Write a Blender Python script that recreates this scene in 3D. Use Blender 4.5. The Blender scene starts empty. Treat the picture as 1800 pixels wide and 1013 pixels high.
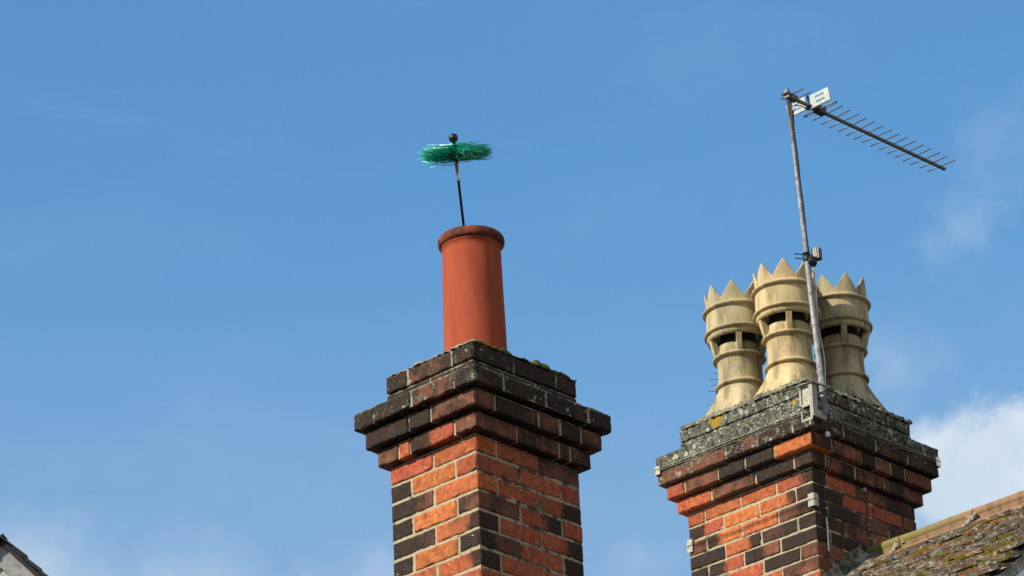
import bpy, math, random
from mathutils import Vector, Matrix, noise
R = math.radians
rnd = random.Random(7)
sc = bpy.context.scene
C = sc.collection

# ------------------------------------------------------------------ camera
cam_d = bpy.data.cameras.new("Camera"); cam = bpy.data.objects.new("Camera", cam_d); C.objects.link(cam)
cam_d.sensor_width = 36; cam_d.lens = 150; cam_d.clip_start = .1; cam_d.clip_end = 5000
cam.matrix_world = Matrix.Translation((0, 0, 1.6)) @ Matrix.Rotation(R(90 + 25.2419), 4, 'X') @ Matrix.Rotation(R(-2.5568), 4, 'Z')
sc.camera = cam
sc.render.resolution_x = 1024; sc.render.resolution_y = 576

# ------------------------------------------------------------------ light
SUN_EL = 34.0
sd = Vector((-.85, -.527, 0)).normalized() * math.cos(R(SUN_EL)) + Vector((0, 0, math.sin(R(SUN_EL))))
sun_d = bpy.data.lights.new("Sun", 'SUN'); sun_d.energy = 4.8; sun_d.angle = R(.5); sun_d.color = (1, .93, .82)
sun = bpy.data.objects.new("Sun", sun_d); C.objects.link(sun)
sun.rotation_euler = sd.to_track_quat('Z', 'Y').to_euler()
sc.view_settings.view_transform = 'Standard'; sc.view_settings.look = 'None'
sc.view_settings.exposure = .45; sc.view_settings.gamma = 1

# ------------------------------------------------------------------ node helper
class NT:
    def __init__(s, tree): s.t = tree; s.n = tree.nodes; s.l = tree.links
    def add(s, typ, ins=None, **props):
        nd = s.n.new(typ)
        for k, v in props.items(): setattr(nd, k, v)
        for k, v in (ins or {}).items(): s.put(nd.inputs[k], v)
        return nd
    def put(s, sock, v):
        if isinstance(v, bpy.types.NodeSocket): s.l.new(v, sock)
        elif v is not None:
            if hasattr(sock.default_value, '__len__') and len(sock.default_value) == 4 and len(v) == 3: v = (*v, 1)
            sock.default_value = v
    def math(s, op, a, b=None, c=None, clamp=False):
        nd = s.add('ShaderNodeMath', operation=op, use_clamp=clamp)
        for i, v in enumerate((a, b, c)):
            if v is not None: s.put(nd.inputs[i], v)
        return nd.outputs[0]
    def vmath(s, op, a, b=None, out=0):
        nd = s.add('ShaderNodeVectorMath', operation=op)
        s.put(nd.inputs[0], a)
        if b is not None: s.put(nd.inputs[1], b)
        return nd.outputs[out]
    def step(s, v, lo, hi, to0=0., to1=1.):
        nd = s.add('ShaderNodeMapRange', {'Value': v, 'From Min': lo, 'From Max': hi, 'To Min': to0, 'To Max': to1}, interpolation_type='SMOOTHSTEP')
        return nd.outputs[0]
    def mix(s, f, a, b, mode='MIX'):
        nd = s.add('ShaderNodeMix', data_type='RGBA', blend_type=mode)
        s.put(nd.inputs[0], f); s.put(nd.inputs[6], a); s.put(nd.inputs[7], b)
        return nd.outputs[2]
    def noise(s, vec, scale, detail=3, rough=.55, dist=0., w=None):
        nd = s.add('ShaderNodeTexNoise', {'Vector': vec, 'Scale': scale, 'Detail': detail, 'Roughness': rough, 'Distortion': dist})
        return nd.outputs[0]
    def voro(s, vec, scale, feature='F1', rand=1.):
        nd = s.add('ShaderNodeTexVoronoi', {'Vector': vec, 'Scale': scale, 'Randomness': rand}, feature=feature)
        return nd.outputs[0]
    def attr(s, name, out='Fac'): return s.add('ShaderNodeAttribute', attribute_name=name).outputs[out]

# ------------------------------------------------------------------ world: Nishita sky with real-direction clouds
w = bpy.data.worlds.new("World"); sc.world = w; w.use_nodes = True
N = NT(w.node_tree); N.n.clear()
sky = N.add('ShaderNodeTexSky', sky_type='NISHITA', sun_disc=False, sun_elevation=R(SUN_EL), air_density=1.15, dust_density=.6, ozone_density=1.3)
sky.sun_rotation = math.atan2(sd.x, sd.y)
tc = N.add('ShaderNodeTexCoord').outputs['Generated']
sep = N.add('ShaderNodeSeparateXYZ', {0: tc}); dx, dy, dz = sep.outputs
elev = N.math('ARCSINE', dz)
base = N.mix(1., sky.outputs[0], (.80, 1.41, 1.72), 'MULTIPLY')
haze = N.step(elev, R(20), R(27), .6, 0.)
base = N.mix(haze, base, (2.8, 4.2, 6.1))
# patchy thin veils
veil_n = N.noise(N.vmath('MULTIPLY', tc, (1, 1, 2.2)), 9, 6, .6, .4)
veil = N.math('MULTIPLY', N.step(veil_n, .45, .8), .09)
def blob(d, r0, r1):
    return N.step(N.vmath('DISTANCE', tc, d, 1), r1, r0)
def pixdir(px, py):      # helper used once to note where in the sky each cloud stands
    X = (px - 900) / 7500; Y = (506.5 - py) / 7500; c, s = math.cos(R(2.5568)), math.sin(R(2.5568))
    X, Y = c * X + s * Y, -s * X + c * Y; p = R(25.2419)
    return Vector((X, math.cos(p) - Y * math.sin(p), math.sin(p) + Y * math.cos(p))).normalized()
cn = N.noise(tc, 34, 7, .62, .3)
cn2 = N.noise(tc, 90, 5, .6, .5)
cl = None
def addc(m):
    global cl
    cl = m if cl is None else N.math('MAXIMUM', cl, m)
def cloud(px, py, r, amp, soft, dens):
    d = N.vmath('DISTANCE', tc, pixdir(px, py), 1)
    e = N.math('ADD', N.math('DIVIDE', N.math('SUBTRACT', r, d), r), N.math('MULTIPLY', N.math('SUBTRACT', cn, .5), amp))
    e = N.math('ADD', e, N.math('MULTIPLY', N.math('SUBTRACT', cn2, .5), amp * .45))
    addc(N.math('MULTIPLY', N.step(e, 0., soft), dens))
cloud(1800, 900, .0300, .7, .30, .98)
cloud(1700, 850, .0200, .9, .40, .92)
cloud(1620, 900, .0150, 1.2, .8, .5)
cloud(60, 1110, .040, .7, 1.2, .62)
cloud(360, 1130, .034, .7, 1.2, .58)
cloud(560, 1090, .020, 1.3, 1.0, .45)
cloud(650, 1010, .014, 1.7, 1.5, .34)
cloud(1110, 1000, .015, 1.8, 1.5, .30)
cloud(1740, 240, .016, 2.6, 1.6, .26)
cloud(1570, 640, .016, 2.4, 1.6, .30)
cloud(1690, 400, .013, 2.6, 1.6, .22)
mask = N.math('MAXIMUM', cl, veil)
# unseen cloud brightness added low on the right to fill the shaded faces
fill_glow = N.math('MULTIPLY', N.step(N.vmath('DOT_PRODUCT', tc, (.80, -.60, 0), 1), .15, .6), N.math('MULTIPLY', N.step(elev, R(2), R(10)), N.step(elev, R(46), R(30))))
fill_glow = N.math('MULTIPLY', fill_glow, N.step(N.noise(tc, 3.2, 5, .6), .30, .50))
ccol = N.mix(N.step(cn, .35, .7), (5.6, 6.7, 7.8), (7.4, 8.0, 8.6))
base = N.mix(mask, base, ccol)
base = N.mix(fill_glow, base, (9., 8.6, 8.2))
bg = N.add('ShaderNodeBackground', {'Color': base, 'Strength': .079})
N.l.new(bg.outputs[0], N.add('ShaderNodeOutputWorld').inputs[0])

# ------------------------------------------------------------------ mesh builder
class MB:
    def __init__(s): s.v = []; s.f = []; s.tint = []; s.soot = []; s.lich = []
    def vert(s, p, t=(.5, .5, .5), so=0., li=0.):
        s.v.append(tuple(p)); s.tint.append((*t[:3], 1)); s.soot.append(so); s.lich.append(li); return len(s.v) - 1
    def add(s, vs, fs, t=(.5, .5, .5), so=0., li=0.):
        b = len(s.v)
        for p in vs: s.vert(p, t, so, li)
        s.f += [tuple(b + i for i in f) for f in fs]
    def build(s, name, mat, parent=None, smooth=True, loc=None, bevel=None):
        me = bpy.data.meshes.new(name); me.from_pydata(s.v, [], s.f); me.update()
        a = me.attributes.new('tint', 'FLOAT_COLOR', 'POINT'); a.data.foreach_set('color', [c for t in s.tint for c in t])
        a = me.attributes.new('soot', 'FLOAT', 'POINT'); a.data.foreach_set('value', s.soot)
        a = me.attributes.new('lichen', 'FLOAT', 'POINT'); a.data.foreach_set('value', s.lich)
        me.materials.append(mat)
        if smooth: me.polygons.foreach_set('use_smooth', [True] * len(me.polygons))
        o = bpy.data.objects.new(name, me); C.objects.link(o)
        if parent: o.parent = parent
        if loc: o.location = loc
        if bevel:
            m = o.modifiers.new('bevel', 'BEVEL'); m.width = bevel; m.segments = 2; m.limit_method = 'ANGLE'
        return o
    def box(s, x0, x1, y0, y1, z0, z1, **k):
        s.add([(x, y, z) for x in (x0, x1) for y in (y0, y1) for z in (z0, z1)],
              [(0, 1, 3, 2), (4, 6, 7, 5), (0, 4, 5, 1), (2, 3, 7, 6), (0, 2, 6, 4), (1, 5, 7, 3)], **k)
    def obox(s, c, ax, ay, az, hx, hy, hz, **k):
        c = Vector(c); ax, ay, az = [Vector(a).normalized() for a in (ax, ay, az)]
        s.add([c + ax * hx * i + ay * hy * j + az * hz * l for i in (-1, 1) for j in (-1, 1) for l in (-1, 1)],
              [(0, 1, 3, 2), (4, 6, 7, 5), (0, 4, 5, 1), (2, 3, 7, 6), (0, 2, 6, 4), (1, 5, 7, 3)], **k)
    def lathe(s, prof, n=64, c=(0, 0, 0), wob=0., closed=True, **k):
        b = len(s.v)
        for r, z in prof:
            for i in range(n):
                a = 2 * math.pi * i / n
                p = Vector((c[0] + r * math.cos(a), c[1] + r * math.sin(a), c[2] + z))
                if wob: p += Vector((p.x - c[0], p.y - c[1], 0)).normalized() * noise.noise(p * 14) * wob
                s.vert(p, **k)
        for j in range(len(prof) - 1):
            for i in range(n):
                i2 = (i + 1) % n
                s.f.append((b + j * n + i, b + j * n + i2, b + (j + 1) * n + i2, b + (j + 1) * n + i))
    def tube(s, pts, r, n=10, cap=True, **k):
        pts = [Vector(p) for p in pts]; b = len(s.v); rs = r if hasattr(r, '__len__') else [r] * len(pts)
        up = Vector((0, 0, 1))
        for i, p in enumerate(pts):
            t = (pts[min(i + 1, len(pts) - 1)] - pts[max(i - 1, 0)]).normalized()
            a = t.cross(up if abs(t.z) < .95 else Vector((1, 0, 0))).normalized(); c = t.cross(a)
            for q in range(n):
                g = 2 * math.pi * q / n; s.vert(p + (a * math.cos(g) + c * math.sin(g)) * rs[i], **k)
        for i in range(len(pts) - 1):
            for q in range(n):
                q2 = (q + 1) % n; s.f.append((b + i * n + q, b + i * n + q2, b + (i + 1) * n + q2, b + (i + 1) * n + q))
        if cap: s.f.append(tuple(b + q for q in range(n))); s.f.append(tuple(b + (len(pts) - 1) * n + q for q in reversed(range(n))))
    def sphere(s, c, r, seg=20, rings=12, **k):
        s.lathe([(max(r * math.sin(math.pi * i / rings), 1e-5), -r * math.cos(math.pi * i / rings)) for i in range(rings + 1)], seg, c, **k)

def tag(o, label=None, cat=None, group=None, kind=None):
    for k, v in (('label', label), ('category', cat), ('group', group), ('kind', kind)):
        if v: o[k] = v
    return o
def empty(name, loc, rz=0, **k):
    o = bpy.data.objects.new(name, None); C.objects.link(o); o.location = loc; o.rotation_euler = (0, 0, rz); o.empty_display_size = .1
    return tag(o, **k)

# ------------------------------------------------------------------ materials
def newmat(name):
    m = bpy.data.materials.new(name); m.use_nodes = True; n = NT(m.node_tree); n.n.clear()
    n.bs = n.add('ShaderNodeBsdfPrincipled'); n.l.new(n.bs.outputs[0], n.add('ShaderNodeOutputMaterial').inputs[0])
    n.obj = n.add('ShaderNodeTexCoord').outputs['Object']
    return m, n
ALB = .85
def finish(n, col, rough=.9, height=None, bd=.002, bs=.8, metal=0., spec=.3):
    col = n.mix(1., col, (ALB, ALB, ALB), 'MULTIPLY')
    n.put(n.bs.inputs['Base Color'], col); n.put(n.bs.inputs['Roughness'], rough)
    n.put(n.bs.inputs['Metallic'], metal); n.put(n.bs.inputs['Specular IOR Level'], spec)
    if height is not None:
        n.l.new(n.add('ShaderNodeBump', {'Height': height, 'Distance': bd, 'Strength': bs}).outputs[0], n.bs.inputs['Normal'])

def masonry(name, lich_cols, spots=()):
    m, n = newmat(name); o = n.obj
    tint = n.attr('tint', 'Color'); soot = n.attr('soot'); lich = n.attr('lichen')
    fine = n.noise(o, 170, 4, .7); mid = n.noise(o, 38, 5, .62, .4); big = n.noise(o, 13, 4, .55)
    c = n.mix(1., tint, n.add('ShaderNodeCombineColor', {0: n.step(mid, .22, .78, .55, 1.36), 1: n.step(mid, .22, .78, .45, 1.5), 2: n.step(mid, .22, .78, .5, 1.5)}).outputs[0], 'MULTIPLY')
    c = n.mix(n.step(n.noise(o, 9, 3, .5), .35, .65, 0, .14), c, (.30, .17, .085))
    c = n.mix(n.step(fine, .56, .78, 0, .5), c, (.05, .03, .022))
    blot = n.noise(o, 55, 4, .7, .8)
    c = n.mix(n.step(blot, .60, .70, 0, .75), c, (.04, .028, .02))        # dark burnt spots                     # pitting
    c = n.mix(n.step(n.noise(o, 75, 3, .5, .8), .64, .74, 0, .55), c, (.55, .34, .2)) # pale scuffs of old mortar
    sv = n.math('ADD', soot, n.math('MULTIPLY', n.math('SUBTRACT', mid, .5), 1.3))
    sv = n.math('ADD', sv, n.math('ADD', n.math('MULTIPLY', n.math('SUBTRACT', big, .5), .9), n.math('MULTIPLY', n.math('SUBTRACT', n.noise(o, 5.5, 3, .55, .4), .5), 1.3)))
    sv = n.math('ADD', sv, n.math('MULTIPLY', n.math('SUBTRACT', n.noise(n.vmath('MULTIPLY', o, (1, 1, .13)), 24, 4, .6), .5), .7))     # rain run soot streaks
    sm = n.step(sv, .26, .86)
    sootc = n.mix(n.step(fine, .4, .7), (.016, .011, .008), (.070, .052, .037))
    c = n.mix(n.math('MULTIPLY', sm, .95), c, sootc)
    # lichen crust: grey green ground with pale rosettes
    lv = n.math('ADD', lich, n.math('MULTIPLY', n.math('SUBTRACT', n.noise(o, 30, 5, .65, .6), .5), 1.5))
    lm = n.step(lv, .42, .62)
    lc = n.mix(n.step(n.noise(o, 60, 4, .7), .35, .65), *lich_cols)
    v1 = n.voro(n.vmath('ADD', o, n.vmath('MULTIPLY', n.add('ShaderNodeTexNoise', {'Vector': o, 'Scale': 90.}).outputs[1], (.012, .012, .012))), 85)
    ros = n.math('MULTIPLY', n.step(v1, .38, .22), n.step(n.noise(o, 18, 3, .6), .45, .56))
    lc = n.mix(n.math('MULTIPLY', ros, .92), lc, (.62, .61, .52))
    lc = n.mix(n.step(n.noise(o, 44, 5, .75), .51, .58, 0, .9), lc, (.03, .027, .02))
    vb = n.voro(n.vmath('ADD', o, n.vmath('MULTIPLY', n.add('ShaderNodeTexNoise', {'Vector': o, 'Scale': 40.}).outputs[1], (.03, .03, .03))), 24)
    lc = n.mix(n.math('MULTIPLY', n.step(vb, .34, .24), n.step(n.noise(o, 8, 3, .6), .42, .52)), lc, n.mix(n.step(fine, .35, .65), (.30, .30, .22), (.50, .49, .38)))
    c = n.mix(lm, c, lc)
    # sparse pale flecks everywhere on sooty crown
    fl = n.math('MULTIPLY', n.step(n.voro(o, 130), .22, .12), n.step(n.noise(o, 22, 3, .6, .5), .54, .66))
    c = n.mix(n.math('MULTIPLY', n.math('MULTIPLY', fl, sm), .65), c, (.38, .38, .3))
    for (p, r) in spots:     # golden lichen rosettes
        d = n.vmath('DISTANCE', o, p, 1)
        e = n.math('SUBTRACT', d, n.math('MULTIPLY', n.math('SUBTRACT', n.noise(o, 45, 4, .7), .5), r * 1.7))
        c = n.mix(n.step(e, r, r * .75), c, n.mix(n.noise(o, 120, 4, .7), (.46, .29, .03), (.22, .12, .02)))
    h = n.math('ADD', n.math('MULTIPLY', fine, .25), n.math('ADD', mid, n.math('MULTIPLY', n.math('ADD', ros, lm), .6)))
    finish(n, c, .93, h, .004, .75, spec=.15)
    return m
M = {}
M['brickA'] = masonry('weathered_brick', ((.07, .078, .05), (.14, .14, .095)))
M['brickB'] = masonry('lichened_brick', ((.06, .058, .04), (.18, .17, .12)), [((-.01, .56, .508), .050), ((-.01, .075, .422), .024), ((-.095, .30, .36), .008)])
def mortar_mat(name, c0, c1):
    m, n = newmat(name); o = n.obj; soot = n.attr('soot'); lich = n.attr('lichen')
    a = n.noise(o, 60, 5, .65, .3); f = n.noise(o, 240, 3, .6)
    c = n.mix(a, c0, c1)
    sv = n.math('ADD', soot, n.math('ADD', n.math('MULTIPLY', n.math('SUBTRACT', n.noise(o, 24, 5, .65), .5), 1.4), n.math('MULTIPLY', n.math('SUBTRACT', n.noise(o, 5.5, 3, .55, .4), .5), 1.3)))
    c = n.mix(n.step(sv, .35, .7, 0, .92), c, (.04, .036, .028))
    lm = n.step(n.math('ADD', lich, n.math('MULTIPLY', n.math('SUBTRACT', a, .5), 1.6)), .4, .65)
    c = n.mix(lm, c, n.mix(n.step(f, .35, .65), (.055, .052, .03), (.26, .24, .16)))
    finish(n, c, .95, n.math('ADD', a, n.math('MULTIPLY', f, .5)), .005, .9, spec=.1)
    return m
M['mortar'] = mortar_mat('lime_mortar', (.33, .265, .155), (.52, .44, .28))
M['cement'] = mortar_mat('old_cement', (.24, .205, .14), (.42, .37, .26))

def clay(name, ca, cb, stain, moss, streak=.65, rough=.8):
    m, n = newmat(name); o = n.obj
    a = n.noise(n.vmath('MULTIPLY', o, (1, 1, .55)), 11, 5, .6, .5); f = n.noise(o, 120, 4, .7)
    c = n.mix(n.step(a, .3, .7), ca, cb)
    c = n.mix(n.step(f, .58, .75, 0, .35), c, stain)
    st = n.noise(n.vmath('MULTIPLY', o, (1, 1, .16)), 22, 4, .65)
    c = n.mix(n.step(st, .46, .66, 0, streak), c, stain)
    pit = n.math('MULTIPLY', n.step(n.voro(o, 55), .16, .08), n.step(n.noise(o, 14), .5, .6))
    c = n.mix(n.math('MULTIPLY', pit, .8), c, (.05, .035, .02))
    mo = n.attr('lichen')
    mm = n.step(n.math('ADD', mo, n.math('MULTIPLY', n.math('SUBTRACT', n.noise(o, 20, 5, .7, .4), .5), 1.5)), .5, .8)
    c = n.mix(n.math('MULTIPLY', mm, .8), c, moss)
    finish(n, c, rough, n.math('ADD', a, n.math('MULTIPLY', f, .35)), .003, .5, spec=.14)
    return m
M['buff'] = clay('buff_clay', (.64, .47, .235), (.46, .34, .17), (.16, .125, .065), (.115, .105, .06))
M['buffworn'] = clay('greyed_buff_clay', (.55, .42, .225), (.34, .28, .16), (.12, .10, .06), (.13, .12, .075))
M['terracotta'] = clay('red_terracotta', (.40, .080, .034), (.34, .067, .030), (.22, .046, .022), (.045, .026, .018), streak=.28, rough=.9)
M['terracotta_rim'] = clay('sooty_terracotta', (.30, .075, .035), (.25, .062, .03), (.12, .04, .022), (.035, .022, .016), rough=.85)
M['ridgeclay'] = clay('ridge_clay', (.33, .165, .095), (.26, .155, .09), (.12, .07, .04), (.20, .185, .05))

def plain(name, col, rough=.5, metal=0., var=.25, scale=30, bump=.0006, dirt=None):
    m, n = newmat(name); a = n.noise(n.obj, scale, 5, .6)
    c = n.mix(n.step(a, .3, .7), tuple(x * (1 - var) for x in col), tuple(min(1, x * (1 + var)) for x in col))
    if dirt: c = n.mix(n.step(n.noise(n.obj, scale * 2.3, 4, .65, .5), .5, .68, 0, .8), c, dirt)
    finish(n, c, n.step(a, .2, .8, rough * .8, min(1, rough * 1.2)), n.noise(n.obj, scale * 5, 3), bump, .5, metal=metal, spec=.4)
    return m
M['coredark'] = plain('core_dark', (.03, .026, .021), .95, 0, .3, 20, .002)  # near black, puts the shade inside the pot hoods into colour
M['galv'] = plain('galvanised_steel', (.27, .26, .24), .6, .3, .35, 22, dirt=(.10, .085, .07))
M['galvlight'] = plain('pale_galvanised_plate', (.36, .33, .25), .6, .1, .3, 60, dirt=(.16, .12, .08))
M['white'] = plain('white_enamel_plate', (.52, .52, .47), .5, 0, .1, 30, dirt=(.36, .36, .30))
M['boom'] = plain('dull_alloy', (.13, .125, .105), .5, .5, .25, 60)
M['rodalloy'] = plain('thin_alloy_rod', (.20, .17, .13), .45, .5, .2, 60)
M['black'] = plain('black_plastic', (.012, .012, .013), .35, 0, .2, 40)
M['blackcable'] = plain('black_cable', (.012, .012, .012), .5, 0, .3, 40)
M['whitecable'] = plain('pale_cable', (.65, .63, .58), .5, 0, .1, 30)
M['wire'] = plain('lashing_wire', (.30, .26, .19), .45, .5, .3, 60)
M['chrome'] = plain('bright_ferrule', (.62, .58, .46), .3, .8, .15, 60)
M['lead'] = plain('lead_flashing', (.19, .19, .18), .65, .1, .3, 20, .002, dirt=(.1, .1, .08))
M['paint'] = plain('grey_white_paint', (.78, .78, .76), .6, 0, .06, 6, .001)
M['greypaint'] = plain('weathered_grey_board', (.29, .28, .255), .75, 0, .22, 9, .001, dirt=(.2, .19, .17))
M['boardlight'] = plain('pale_weathered_board', (.42, .41, .37), .75, 0, .2, 9, .001, dirt=(.28, .26, .22))
M['render'] = plain('pale_wall_render', (.45, .44, .41), .9, 0, .1, 4, .003)
M['slate'] = plain('dark_slate', (.006, .005, .007), .6, 0, .4, 15, .003)
M['stone'] = plain('white_fitting', (.42, .41, .38), .4, 0, .05, 30)

m, n = newmat('green_nylon')
f = n.attr('tint', 'Color')
finish(n, f, .32, spec=.6)
n.put(n.bs.inputs['Transmission Weight'], .0)
M['nylon'] = m

m, n = newmat('lichened_roof_tile'); o = n.obj
tint = n.attr('tint', 'Color'); os_ = n.vmath('MULTIPLY', o, (1., .4, 1.)); a = n.noise(o, 9, 5, .65, .5); b = n.noise(os_, 34, 5, .7, .5); f = n.noise(o, 110, 4, .7)
c = n.mix(n.step(f, .3, .75), tint, (.16, .10, .06))
c = n.mix(n.step(b, .44, .58, 0, .85), c, (.27, .25, .19))
c = n.mix(n.step(n.noise(os_, 8, 4, .6, .5), .54, .64, 0, .85), c, (.42, .19, .055))
c = n.mix(n.step(n.noise(os_, 46, 5, .75, 1.), .54, .60, 0, .95), c, (.66, .63, .52))
c = n.mix(n.step(n.noise(os_, 11, 5, .75, .6), .54, .61), c, n.mix(f, (.17, .155, .015), (.27, .18, .02)))
c = n.mix(n.step(f, .60, .72, 0, .8), c, (.02, .017, .012))
finish(n, c, .95, n.math('ADD', n.math('ADD', b, f), a), .008, .9, spec=.1)
M['tile'] = m
m, n = newmat('moss'); f = n.noise(n.obj, 140, 4, .7)
finish(n, n.mix(n.step(f, .3, .7), (.05, .065, .015), (.17, .16, .04)), 1., f, .006, 1., spec=.05); M['moss'] = m
m, n = newmat('street_asphalt'); f = n.noise(n.obj, 3, 6, .7); g = n.noise(n.obj, .15, 4, .6)
finish(n, n.mix(g, n.mix(f, (.045, .04, .032), (.065, .058, .048)), (.055, .05, .042)), 1., f, .03, .6); M['asphalt'] = m

# ------------------------------------------------------------------ ground
g = MB(); g.add([(-1500, -1500, 0), (1500, -1500, 0), (1500, 1500, 0), (-1500, 1500, 0)], [(0, 1, 2, 3)])
tag(g.build('ground', M['asphalt'], smooth=False), kind='structure')

# ------------------------------------------------------------------ bricks
COL = {'O': (.48, .128, .038), 'o': (.43, .106, .037), 'r': (.38, .084, .038), 'b': (.19, .068, .038), 'm': (.24, .085, .05), 'd': (.15, .06, .038), 'g': (.12, .10, .07)}
def steps(L, fine):
    e = [0, .0035, .010]
    if L < .03: return [0, L * .5, L]
    k = max(1, int(round((L - .02) / fine)))
    return e + [.010 + (L - .02) * i / k for i in range(1, k)] + [L - .010, L - .0035, L]
SIDE = [.17]      # extra dark tone on the v=-q face of some bricks
def brick(mb, x0, x1, y0, y1, z0, z1, key, fine=.016, near=None, rough=1., lich=0., lib=1.):
    """one worn brick; key = colour letter + optional < (sooty near end) or > (sooty far end); near = axis along the visible face"""
    jx, jy, jz = [rnd.uniform(-.0019, .0019) for _ in range(3)]
    x0 += jx; x1 += jx; y0 += jy; y1 += jy; z0 += jz; z1 += jz
    L = (x1 - x0, y1 - y0, z1 - z0); S = [steps(l, fine) for l in L]
    col = COL[key[0]]; k = rnd.uniform(.86, 1.14); col = (col[0] * k, col[1] * k * rnd.uniform(.92, 1.08), col[2] * k)
    s0 = rnd.gauss(0, .07) + {'O': -.12, 'o': .06, 'r': .12, 'b': .42, 'm': .68, 'd': .93, 'g': .6}[key[0]]
    off = Vector((rnd.uniform(0, 90), rnd.uniform(0, 90), rnd.uniform(0, 90)))
    n0, n1, n2 = [len(s) for s in S]; idx = {}
    ax = near
    def vid(i, j, k_):
        t = (i, j, k_)
        if t in idx: return idx[t]
        p = Vector((x0 + S[0][i], y0 + S[1][j], z0 + S[2][k_]))
        c = Vector(((x0 + x1) / 2, (y0 + y1) / 2, (z0 + z1) / 2))
        ex = [(-1 if t[a] == 0 else 1 if t[a] == len(S[a]) - 1 else 0) for a in range(3)]
        cnt = sum(1 for e in ex if e)
        nb = noise.noise(p * 28 + off); ns = noise.noise(p * 90 + off)
        d = .0009 * nb + .0007 * ns
        if cnt >= 2:
            chip = max(0, noise.noise(p * 34 + off) - .08) * .018 * rough
            d -= .0014 + chip
            if cnt == 3: d -= .0015
        q = p + Vector(ex) * (d * rough)
        if rough > 1.5: q += Vector((noise.noise(p * 60), noise.noise(p * 60 + Vector((9, 3, 1))), noise.noise(p * 60 + Vector((4, 7, 2))))) * .0035 * (rough - 1)
        so = s0
        if len(key) > 1 and ax is not None:
            tt = (S[ax][t[ax]]) / L[ax]
            if '<' in key: so = s0 + max(0, 1 - tt / .45) * 1.1
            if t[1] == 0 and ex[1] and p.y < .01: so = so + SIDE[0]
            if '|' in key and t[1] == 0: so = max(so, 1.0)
            if '>' in key: so = s0 + max(0, (tt - .4) / .35) * 1.0
        idx[t] = mb.vert(q, col, so, lich)
        return idx[t]
    F = mb.f
    for i in range(n0 - 1):
        for j in range(n1 - 1):
            F.append((vid(i, j, 0), vid(i, j + 1, 0), vid(i + 1, j + 1, 0), vid(i + 1, j, 0)))
            F.append((vid(i, j, n2 - 1), vid(i + 1, j, n2 - 1), vid(i + 1, j + 1, n2 - 1), vid(i, j + 1, n2 - 1)))
    for i in range(n0 - 1):
        for k_ in range(n2 - 1):
            F.append((vid(i, 0, k_), vid(i + 1, 0, k_), vid(i + 1, 0, k_ + 1), vid(i, 0, k_ + 1)))
            F.append((vid(i, n1 - 1, k_), vid(i, n1 - 1, k_ + 1), vid(i + 1, n1 - 1, k_ + 1), vid(i + 1, n1 - 1, k_)))
    for j in range(n1 - 1):
        for k_ in range(n2 - 1):
            F.append((vid(0, j, k_), vid(0, j, k_ + 1), vid(0, j + 1, k_ + 1), vid(0, j + 1, k_)))
            F.append((vid(n0 - 1, j, k_), vid(n0 - 1, j + 1, k_), vid(n0 - 1, j + 1, k_ + 1), vid(n0 - 1, j, k_ + 1)))

J = .0088
def fill(segs, total):
    """segment lengths (joint included after each) stretched to the face length"""
    s = sum(segs) + J * (len(segs) - 1); k = (total - J * (len(segs) - 1)) / sum(segs)
    out = []; p = 0
    for a in segs: out.append((p, p + a * k)); p += a * k + J
    return out
H, S_, Q = .1025, .215, .05
def course(mb, wu, wv, q, z, left, right, fine=.016, rough=1., lich=(0, 0), h=.065):
    """left = [(len,key)...] along v on the u=-q face, right = along u on the v=-q face; first entries share the corner brick"""
    lw, rw = wv + 2 * q, wu + 2 * q
    ls = fill([a for a, _ in left], lw); rs = fill([a for a, _ in right], rw)
    z0, z1 = z + J / 2, z + .075 - J / 2
    # corner brick: appearance taken from the longer visible side
    kl, kr = left[0][1], right[0][1]
    ax = 1 if ls[0][1] >= rs[0][1] else 0
    key = kl if ax == 1 else kr
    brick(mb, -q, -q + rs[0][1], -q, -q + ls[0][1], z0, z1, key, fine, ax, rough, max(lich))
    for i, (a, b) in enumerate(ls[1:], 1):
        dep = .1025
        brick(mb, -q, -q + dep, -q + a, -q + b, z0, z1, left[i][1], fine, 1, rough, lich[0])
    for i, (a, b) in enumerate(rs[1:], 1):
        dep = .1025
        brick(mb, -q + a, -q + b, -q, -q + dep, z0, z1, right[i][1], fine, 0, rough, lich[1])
    # the two far sides
    u = -q + .1125; end = wu + q; nn = max(2, round((end - u) / .225))
    for i in range(nn):
        a = u + (end - u) * i / nn; b = u + (end - u) * (i + 1) / nn - (J if i < nn - 1 else 0)
        brick(mb, a, b, wv + q - .1025, wv + q, z0, z1, rnd.choice('orbd'), .03, 0, rough, lich[0])
    v = -q + .1125; end = wv + q - .1125; nn = max(1, round((end - v) / .225))
    for i in range(nn):
        a = v + (end - v) * i / nn; b = v + (end - v) * (i + 1) / nn - (J if i < nn - 1 else 0)
        brick(mb, wu + q - .1025, wu + q, a, b, z0, z1, rnd.choice('orbd'), .03, 1, rough, lich[1])

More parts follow.
